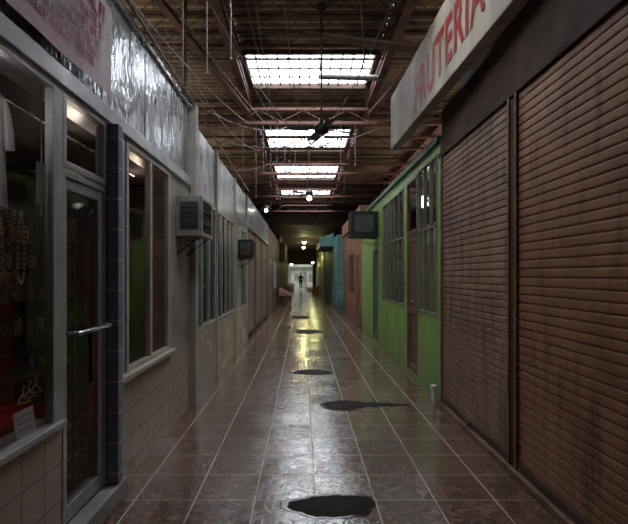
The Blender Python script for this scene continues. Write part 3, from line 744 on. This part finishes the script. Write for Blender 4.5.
cu = bpy.data.curves.new('t', 'FONT'); cu.body = 'FRUTERIA'; cu.size = 1.0; cu.extrude = 0.0; cu.space_character = 1.12; cu.offset = 0.026
to = bpy.data.objects.new('t', cu); COL.objects.link(to)
dg = bpy.context.evaluated_depsgraph_get(); dg.update()
tm = bpy.data.meshes.new_from_object(to.evaluated_get(dg))
vs = [v.co.copy() for v in tm.vertices]; fs = [tuple(p.vertices) for p in tm.polygons]
bpy.data.objects.remove(to)
x0_, x1_ = min(v.x for v in vs), max(v.x for v in vs); y0_, y1_ = min(v.y for v in vs), max(v.y for v in vs)
Lw = 1.98; Hh = .47; start = Fp + d * 1.22
mb = MB(); out = []
for v in vs:
    u = (v.x - x0_) / (x1_ - x0_) * Lw; w_ = (v.y - y0_) / (y1_ - y0_) * Hh
    p = start + d * u + nrm * .006; out.append((p.x, p.y, 3.42 + w_ + u * .10))
mb.add(out, fs); build(mb, 'painted_lettering', 'redpaint', e)

gops = [(5.72, 6.64, 1.0, 2.94), (6.70, 7.36, 0.08, 2.9), (7.6, 9.6, 1.0, 2.88), (10.15, 11.0, 0.08, 2.1)]
wall('wall_right', XR, XR + .06, 5.6, 13.0, 0, 3.05, 'green', 'lime green painted shop wall, grimy at floor', gops)
mb = MB(); mb.box(XR - .04, XR + .2, 5.6, 13.0, 3.05, 3.13); build(mb, 'trim_10', 'green_dark', kind='structure', label='dark green coping along the wall top', cat='coping', bevel=.005)
M['olive_frame'] = mat('dull_olive_frame', (0.24, 0.26, 0.18), (0.15, 0.15, 0.11), 0.5, 0, 4)
window('R', 5.72, 6.64, 1.0, 2.94, 3, [2.1], fmat='olive_frame', fw=.03, label='tall window group with dull frames and dark panes')
window('R', 6.70, 7.36, 2.12, 2.9, 1, fmat='brown_wood', label='transom window above the brown door')
window('R', 7.6, 9.6, 1.0, 2.88, 5, [2.1], fmat='olive_frame', fw=.035, label='wide window group with dull frames and dark panes')
panel_door('R', 6.70, 7.36, 0.08, 2.12, 'brown_wood', 'narrow brown panelled door in green wall', fmat='brown_wood')
panel_door('R', 10.15, 11.0, 0.08, 2.1, 'green_dark', 'dark green door in the green wall', fmat='cream')
mb = MB(); mb.cyl((XR - .06, 5.66, 0), (XR - .06, 5.66, .17), .03); mb.cyl((XR - .06, 5.66, .17), (XR - .06, 5.66, .2), .036)
build(mb, 'drain_pipe', 'paper', label='short white plastic pipe stub beside green wall', cat='pipe')
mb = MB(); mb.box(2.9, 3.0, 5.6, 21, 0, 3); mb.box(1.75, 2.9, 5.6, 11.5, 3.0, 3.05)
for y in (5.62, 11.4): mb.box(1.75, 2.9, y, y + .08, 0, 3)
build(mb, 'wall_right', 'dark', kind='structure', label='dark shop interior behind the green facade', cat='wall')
for (a, b, z0_, z1_) in ((5.76, 6.62, 1.03, 2.3), (7.65, 9.55, 1.03, 2.3)):
    mb = MB(); n = int((b - a) / .02); vs = []
    for i in range(n + 1):
        xx = XR + .09 + .018 * math.sin(i * 1.1); vs += [(xx, a + (b - a) * i / n, z0_), (xx, a + (b - a) * i / n, z1_)]
    mb.add(vs, [(2 * i, 2 * i + 2, 2 * i + 3, 2 * i + 1) for i in range(n)], 0, True)
    build(mb, 'curtain', colmat('rust_cloth', (.15, .07, .045)), label='dusty brown curtain behind window glass', cat='curtain')

oops = [(13.6, 14.4, 0.05, 2.1), (15.0, 16.6, 0.9, 2.2), (17.3, 18.2, 0.05, 2.1)]
wall('wall_right', XR, XR + .15, 13.0, 19.0, 0, 3.0, 'orange', 'faded orange plaster shop wall', oops)
wall('wall_right', XR - .05, XR + .2, 13.0, 19.0, 3.0, 3.4, 'orange', 'orange fascia band above shop wall')
panel_door('R', 13.6, 14.4, 0.05, 2.1, 'brown_wood', 'brown wooden door in orange wall', fmat='brown_wood')
window('R', 15.0, 16.6, .9, 2.2, 3, label='dark window in orange wall', fmat='brown_wood')
panel_door('R', 17.3, 18.2, 0.05, 2.1, 'brown_wood', 'brown wooden door in orange wall', fmat='brown_wood')
ac_unit(XR - .001, -1, 10.2, 10.85, 2.32, 2.86, .58, 'black', 'large black boxed air conditioner on wall brackets')
wall('wall_right', XR - .25, XR + .15, 19.0, 30, 0, 3.1, 'teal', 'muted turquoise painted shop wall', [(22, 23, 0, 2.1)])
panel_door('R', 22, 23, 0.0, 2.1, 'brown_wood', 'brown door in turquoise wall', x=XR - .25)
mb = MB(); mb.hexa([(XR - .85, 21, 2.75), (XR - .25, 21, 2.75), (XR - .25, 26, 2.75), (XR - .85, 26, 2.75)], [(XR - .85, 21, 3.1), (XR - .25, 21, 3.35), (XR - .25, 26, 3.35), (XR - .85, 26, 3.1)])
build(mb, 'canopy', 'teal', label='turquoise box canopy over a shopfront', cat='canopy', bevel=.01)
wall('wall_right', XR - .3, XR, 30, 47.8, 0, 3.98, 'yellowgreen', 'yellow-green wall lit by warm lamps', [(33, 34.2, 0, 2.1), (37, 39, 0.9, 2.1)])
panel_door('R', 33, 34.2, 0.0, 2.1, 'brown_wood', 'brown door in yellow-green wall', x=XR - .3)
for k, (x, y, zb, c, nm) in enumerate(((.95, 36, 0, (.4, .25, .1), 'tan'), (.95, 36, .36, (.35, .12, .06), 'rust red'), (.98, 40, 0, (.15, .3, .12), 'green'), (.6, 45.5, 0, (.3, .2, .1), 'tan'), (-1.15, 34, 0, (.4, .25, .1), 'tan'), (-1.15, 34, .36, (.12, .2, .35), 'blue'), (-1.15, 39, 0, (.4, .3, .12), 'yellowish'), (-1.1, 45, 0, (.3, .12, .08), 'rust red'), (-1.1, 45, .36, (.3, .2, .1), 'tan'))):
    mb = MB(); w = .25; dd = .3; h = .35
    mb.box(x - w, x + w, y - dd, y + dd, zb, zb + .02)
    for zc in (.03, .14, .25):
        for xx in (x - w, x + w - .015): mb.box(xx, xx + .015, y - dd, y + dd, zb + zc, zb + zc + .08)
        for yy in (y - dd, y + dd - .015): mb.box(x - w, x + w, yy, yy + .015, zb + zc, zb + zc + .08)
    for xx in (x - w + .015, x + w - .045):
        for yy in (y - dd + .015, y + dd - .045): mb.box(xx, xx + .03, yy, yy + .03, zb, zb + h)
    build(mb, 'crate', colmat('crate_' + nm.replace(' ', '_'), c), label=nm + ' slatted produce crate stacked by the wall', cat='crate', group='produce crates')

# ------------------------------------------------------------------ wet patches
def patch(cx, cy, rx, ry, seed, tail=None, center=True):
    rnd = random.Random(seed)
    e = empty('wet_patch', (cx, cy, 0), 'dark wet grimy patch around a floor drain cover', 'puddle', group='wet patches on the tiles')
    ph = [rnd.uniform(0, 6.28) for _ in range(6)]
    def rad(t, k=1.0, q=0): return k * (1 + .08 * math.sin(2 * t + ph[0] + q) + .06 * math.sin(3 * t + ph[1]) + .04 * math.sin(5 * t + ph[2] + q) + .03 * math.sin(9 * t + ph[3]) + .02 * math.sin(17 * t + ph[4]))
    n = 96
    def ring(k, z, q=0): return [(cx + rx * rad(2 * math.pi * i / n, k, q) * math.cos(2 * math.pi * i / n), cy + ry * rad(2 * math.pi * i / n, k, q) * math.sin(2 * math.pi * i / n), z) for i in range(n)]
    mb = MB(); mb.add(ring(1.16, .0004, .5) + ring(1.13, .0016, .5), [(i, (i + 1) % n, n + (i + 1) % n, n + i) for i in range(n)] + [tuple(range(n, 2 * n))], 0)
    build(mb, 'water_film', 'wetrim', e)
    mb = MB(); mb.add(ring(1, .0018) + ring(.98, .003), [(i, (i + 1) % n, n + (i + 1) % n, n + i) for i in range(n)] + [tuple(range(n, 2 * n))], 0)
    if tail:
        x0, x1, yy, w = tail
        vs = []; k = 12
        for i in range(k + 1):
            t = i / k; ww = w * (1 - t * .8) * (1 + .25 * math.sin(i * 1.7)); vs += [(x0 + (x1 - x0) * t, yy - ww, .0025), (x0 + (x1 - x0) * t, yy + ww, .0025)]
        mb.add(vs, [(2 * i, 2 * i + 2, 2 * i + 3, 2 * i + 1) for i in range(k)])
    build(mb, 'wet_grime', 'wet', e)
    if center:
        mb = MB(); mb.add(ring(.66, .0035) + ring(.64, .005), [(i, (i + 1) % n, n + (i + 1) % n, n + i) for i in range(n)] + [tuple(range(n, 2 * n))], 0)
        build(mb, 'drain_cover', 'wetc', e)
patch(.18, 3.12, .25, .155, 1)
patch(.45, 5.52, .22, .2, 2, (.6, 1.22, 5.55, .13))
patch(.14, 7.4, .25, .2, 3)
patch(.15, 12.7, .30, .5, 4)
patch(-.1, 17, .35, .6, 5)

# ------------------------------------------------------------------ fans / lamps / cables
def fan(x, y, z, ztop, label, r=.5, lamp=False, rot=.3, nb=4):
    e = empty('ceiling_fan', (x, y, z), label, 'ceiling fan', group='ceiling fans')
    mb = MB(); mb.cyl((x, y, z + .1), (x, y, ztop), .012); build(mb, 'downrod', 'black', e)
    mb = MB(); mb.lathe((x, y, z), [(0, -.04), (.05, -.04), (.09, -.01), (.10, .04), (.08, .08), (.03, .11), (.02, .16), (0, .16)]); build(mb, 'motor_housing', 'black', e)
    mb = MB(); mb.lathe((x, y, ztop - .09), [(0.012, 0), (.05, .03), (.06, .09), (0, .09)]); build(mb, 'ceiling_canopy', 'black', e)
    for k in range(nb):
        t = rot + 2 * math.pi * k / nb; u = Vector((math.cos(t), math.sin(t), 0)); v = Vector((-u.y, u.x, 0)); c = Vector((x, y, z + .02))
        vs = []; prof = [(.09, .02), (.16, .022), (.18, .05), (r * .6, .06), (r * .92, .068), (r, .045)]
        for rr, w in prof:
            for sg in (-1, 1): vs.append(c + u * rr + v * w * sg + Vector((0, 0, .012 * sg * (1 if rr > .17 else 0))))
        mb = MB(); mb.add(vs, [(2 * i, 2 * i + 1, 2 * i + 3, 2 * i + 2) for i in range(len(prof) - 1)])
        build(mb, 'blade', 'black', e, solid=.006)
    if lamp:
        mb = MB(); mb.ball((x, y, z - .1), .06, 14, 10); build(mb, 'lamp_globe', 'bulbw', e)
fan(.24, 6.22, 3.36, 4.99, 'dark ceiling fan on a long down rod', .46, rot=.25)
fan(.16, 12.2, 3.55, 4.99, 'dark ceiling fan with a lit globe', .5, lamp=True, rot=.6)
def batten(p0, p1, mbody, mlit, label, r=.03):
    p0 = Vector(p0); p1 = Vector(p1)
    c = (p0 + p1) / 2; e = empty('fluorescent_lamp', c, label, 'lamp')
    mb = MB(); mb.cyl(p0 + Vector((0, 0, .04)), p1 + Vector((0, 0, .04)), r, n=6); build(mb, 'batten', mbody, e)
    dd = (p1 - p0).normalized()
    mb = MB(); mb.cyl(p0 + dd * .03, p1 - dd * .03, .014); build(mb, 'tube', mlit, e)
    for t in (.2, .8):
        mb = MB(); q = p0.lerp(p1, t) + Vector((0, 0, .06)); mb.cyl(q, (q.x, q.y, 4.99), .003, n=5)
        build(mb, 'suspension_wire', 'wire', e)
batten((.28, 7.9, 4.73), (1.35, 7.9, 4.70), 'ac', 'ac', 'unlit pale fluorescent batten hanging below the skylight', .045)
batten((.15, 9.35, 4.0), (.42, 9.5, 4.25), 'ac', 'tube', 'slanting lit fluorescent tube below the trusses')
def pendant(x, y, z, ztop, bm, label, r=.08):
    e = empty('pendant_lamp', (x, y, z), label, 'lamp', group='pendant lamps')
    mb = MB(); mb.cyl((x, y, z + .12), (x, y, ztop), .006, n=6); build(mb, 'cord', 'black', e)
    mb = MB(); mb.lathe((x, y, z), [(.16, .03), (.10, .09), (.03, .13), (0, .14)], 16); build(mb, 'lamp_shade', 'black', e, solid=.004)
    mb = MB(); mb.ball((x, y, z), r, 12, 8); build(mb, 'bulb', bm, e)
pendant(.08, 32, 3.7, 4.0, 'bulb', 'warm yellow glowing pendant bulb', .13)
pendant(.05, 38, 3.7, 4.0, 'bulb', 'warm yellow glowing pendant bulb', .13)
pendant(-1.05, 44, 2.5, 4.0, 'bulb', 'warm yellow glowing pendant bulb', .11)
pendant(.85, 42, 2.6, 4.0, 'bulb', 'warm yellow glowing pendant bulb', .11)
pendant(-1.0, 13.0, 3.25, 4.99, 'bulbw', 'white glowing bulb hanging near fascia', .045)

def sag(p0, p1, s, n=12):
    p0 = Vector(p0); p1 = Vector(p1); return [p0.lerp(p1, i / n) - Vector((0, 0, s * 4 * (i / n) * (1 - i / n))) for i in range(n + 1)]
cab = [((-1.0, 5.0, 4.38), (-.3, 9.2, 4.38), .1), ((-.85, 5.0, 4.38), (-.45, 9.2, 4.38), .25), ((-.6, 5.0, 4.38), (-.2, 11.05, 4.38), .4),
       ((-1.27, 3.3, 3.48), (-1.0, 9.2, 4.38), .1), ((-1.25, 5.5, 3.48), (-.2, 9.2, 4.38), .2), ((-.5, 5.0, 4.38), (-.55, 11.05, 4.38), .1),
       ((.6, 5.0, 4.38), (1.28, 9.2, 4.38), .2), ((-1.3, 7.1, 3.48), (1.6, 9.2, 4.38), .25), ((-1.3, 9.0, 3.48), (-.3, 11.05, 4.38), .15),
       ((-1.4, 5.0, 4.38), (-.7, 9.2, 4.38), .05), ((-.2, 5.0, 4.38), (-.05, 9.2, 4.38), .15), ((.9, 9.2, 4.38), (1.3, 13.75, 4.38), .3), ((-.8, 9.2, 4.38), (.6, 13.75, 4.38), .35),
       ((-1.8, 5.0, 4.38), (-1.2, 9.2, 4.38), .3), ((.95, 5.0, 4.38), (.5, 9.2, 4.38), .12), ((-1.6, 5.0, 4.38), (-.9, 11.05, 4.38), .45)]
for a, b, s in cab:
    mb = MB(); mb.tube(sag(a, b, s), .007, 5); build(mb, 'cable', 'wire', label='thin loose electric cable sagging under the roof', cat='cable', group='roof cables')
mb = MB()
mb.tube([(-1.24, 3.3, 3.44), (-1.24, 11, 3.42)], .012, 8)
build(mb, 'conduit', 'wire', label='electrical conduit running along the fascia top', cat='pipe')
for (x, y, z) in ((-.35, 9.2, 3.4), (-.62, 9.2, 3.2), (-.9, 9.2, 3.0), (-.75, 5.0, 3.75), (.72, 9.2, 3.5), (-.3, 11.05, 3.3), (-1.0, 5.0, 3.6), (-1.15, 9.2, 3.1), (-.15, 9.2, 3.6), (.95, 11.05, 3.4), (-.75, 11.05, 3.1), (-1.25, 5.0, 3.5), (1.0, 9.2, 3.6), (.1, 11.05, 3.5), (-.5, 9.2, 2.95), (-.76, 9.2, 3.45)):
    mb = MB(); mb.cyl((x, y, z), (x, y, 4.38), .007, n=5); mb.ball((x, y, z), .018, 8, 6); build(mb, 'hanging_wire', 'wire', label='thin wire hanging from a truss with an empty socket', cat='wire', group='hanging wires')

e = empty('display_bench', (-1.0, 27, 0), 'pinkish slatted display bench with sloping top', 'bench')
mb = MB(); mb.hexa([(-1.25, 25.0, .42), (-.62, 25.0, .42), (-.62, 27.0, .42), (-1.25, 27.0, .42)], [(-1.25, 25.0, .8), (-.62, 25.0, .47), (-.62, 27.0, .47), (-1.25, 27.0, .8)])
build(mb, 'top', colmat('pink_wood', (.65, .3, .22)), e, bevel=.01)
for x in (-1.2, -.67):
    for y in (25.05, 26.95):
        mb = MB(); mb.box(x - .03, x + .03, y - .03, y + .03, 0, .42); build(mb, 'leg', 'brown_wood', e)

# ------------------------------------------------------------------ person (walking in the far doorway)
def skin_mesh(name, pts, edges, rad, m_, parent, root=0, sub=1):
    me = bpy.data.meshes.new(name); o_ = WL[parent.name]
    me.from_pydata([tuple(Vector(p)) for p in pts], edges, []); me.materials.append(M[m_] if isinstance(m_, str) else m_)
    ob = bpy.data.objects.new(name, me); COL.objects.link(ob); ob.parent = parent; WL[name] = o_
    ob.modifiers.new('Skin', 'SKIN').use_smooth_shade = True
    sv = me.skin_vertices[0].data if me.skin_vertices else None
    if sv is None:
        bpy.context.view_layer.objects.active = ob; bpy.ops.mesh.customdata_skin_add(); sv = me.skin_vertices[0].data
    for i, r in enumerate(rad): sv[i].radius = (r, r) if not isinstance(r, tuple) else r; sv[i].use_root = (i == root)
    md = ob.modifiers.new('Sub', 'SUBSURF'); md.levels = sub; md.render_levels = sub
    return ob
PX, PY = -.22, 48.6
pe = empty('person', (PX, PY, 0), 'person in dark shirt and dark trousers walking', 'person')
P = [(0,0,.92),(0,0,1.08),(0,0,1.3),(0,0,1.43),(0,-.01,1.5),(0,-.02,1.6),(0,-.01,1.69),
     (-.17,0,1.38),(-.22,.04,1.12),(-.21,-.06,.9),(-.21,-.09,.82),
     (.17,0,1.38),(.22,-.05,1.12),(.21,-.16,.92),(.21,-.2,.85),
     (-.09,0,.88),(-.1,-.14,.5),(-.1,-.12,.09),(-.1,-.25,.04),
     (.09,0,.88),(.1,.06,.5),(.1,.26,.12),(.1,.16,.04),
     (-.2,-.11,.75),(-.225,-.1,.755),(-.185,-.1,.76),(.2,-.23,.79),(.225,-.22,.795),(.185,-.22,.80)]
E = [(0,1),(1,2),(2,3),(3,4),(4,5),(5,6),(3,7),(7,8),(8,9),(9,10),(3,11),(11,12),(12,13),(13,14),(0,15),(15,16),(16,17),(17,18),(0,19),(19,20),(20,21),(21,22),(10,23),(10,24),(10,25),(14,26),(14,27),(14,28)]
R = [.13,.12,.14,.09,.05,.09,.075,.06,.045,.03,.03,.06,.045,.03,.03,.085,.06,.04,.035,.085,.06,.04,.035,.01,.01,.01,.01,.01,.01]
skin_mesh('body', P, E, R, 'skin', pe)
skin_mesh('shirt', [(0,0,.9),(0,0,1.08),(0,0,1.3),(0,0,1.42),(-.17,0,1.38),(-.22,.04,1.12),(-.21,-.05,.92),(.17,0,1.38),(.22,-.05,1.12),(.21,-.15,.94)], [(0,1),(1,2),(2,3),(3,4),(4,5),(5,6),(3,7),(7,8),(8,9)], [.15,.14,.16,.09,.075,.06,.045,.075,.06,.045], colmat('dark_shirt', (.02, .02, .03)), pe)
skin_mesh('trousers', [(0,0,.95),(-.09,0,.86),(-.1,-.14,.5),(-.1,-.12,.12),(.09,0,.86),(.1,.06,.5),(.1,.26,.15)], [(0,1),(1,2),(2,3),(0,4),(4,5),(5,6)], [.15,.105,.075,.06,.105,.075,.06], colmat('dark_denim', (.02, .025, .045)), pe)
mb = MB(); mb.ball((PX, PY + .02, 1.665), .105, 12, 8, 0, (.95, 1.05, 1.0)); build(mb, 'hair', 'hair', pe)

# ------------------------------------------------------------------ lights
def area(name, loc, rot, sx, sy, energy, c):
    l = bpy.data.lights.new(name, 'AREA'); l.shape = 'RECTANGLE'; l.size = sx; l.size_y = sy; l.energy = energy; l.color = c
    o = bpy.data.objects.new(name, l); o.location = loc; o.rotation_euler = rot; COL.objects.link(o); return o
def point(name, loc, e, c, r=.06):
    l = bpy.data.lights.new(name, 'POINT'); l.energy = e; l.color = c; l.shadow_soft_size = r
    o = bpy.data.objects.new(name, l); o.location = loc; COL.objects.link(o)
point('shop_glow', (-2.05, 2.9, .9), 1.0, (1, .3, .25), .1)
point('window_fill', (-1.36, 2.0, 2.44), 1.8, (1, .95, .9), .03)  # unseen light added to brighten the goods behind the display glass
point('shop_fill', (-1.58, 3.3, 2.35), 1.3, (1, .8, .65))  # unseen warm fills, added to lighten the left shop interiors
point('shop_fill', (-1.65, 4.7, 2.4), 1.6, (1, .8, .6))
point('shop_fill', (-1.65, 7.2, 2.4), 3.5, (1, .8, .6))
point('green_shop_fill', (2.3, 6.3, 2.6), 1.2, (1, .8, .55))  # no fixture here: warm fills added to lift the green shop interior
point('green_shop_fill', (2.3, 8.6, 2.6), 1.5, (1, .8, .55))
for y in (32, 38): point('warm_lamp', (.07, y, 3.45), 24, (1, .88, .38), .12)
point('warm_lamp', (.9, 34, 2.7), 14, (.95, 1, .4), .12)
point('warm_lamp', (.8, 42, 2.4), 14, (.95, 1, .4), .12)
point('warm_lamp', (-.2, 26.5, 3.0), 9, (1, .85, .5), .1)
point('fan_lamp', (.16, 12.2, 3.3), 5, (1, .97, .92), .08)
area('deck_fill', (-3.0, 9, 3.6), (math.pi, 0, 0), 1.6, 14, 56, (1, .88, .72))  # unseen fill lights on both sides, added to brighten the roof deck
area('deck_fill', (3.4, 9, 3.6), (math.pi, 0, 0), 1.6, 14, 56, (1, .88, .72))
area('street_daylight', (0, 52, 4.5), (math.radians(-10), 0, 0), 5, 5, 270, (1, 1, .9))

w = bpy.data.worlds.new('World'); scene.world = w; w.use_nodes = True
w.node_tree.nodes['Background'].inputs[0].default_value = (.85, .93, 1, 1)
w.node_tree.nodes['Background'].inputs[1].default_value = 1.0

cam = bpy.data.cameras.new('Camera'); co = bpy.data.objects.new('Camera', cam); COL.objects.link(co)
co.location = (0, 0, H); co.rotation_euler = (math.radians(90), 0, 0)
cam.sensor_width = 36; cam.lens = F / 628 * 36; cam.shift_x = 11 / 628; cam.shift_y = 13 / 628; cam.clip_end = 200; cam.clip_start = .05
scene.camera = co
scene.view_settings.view_transform = 'Standard'
scene.view_settings.exposure = 0
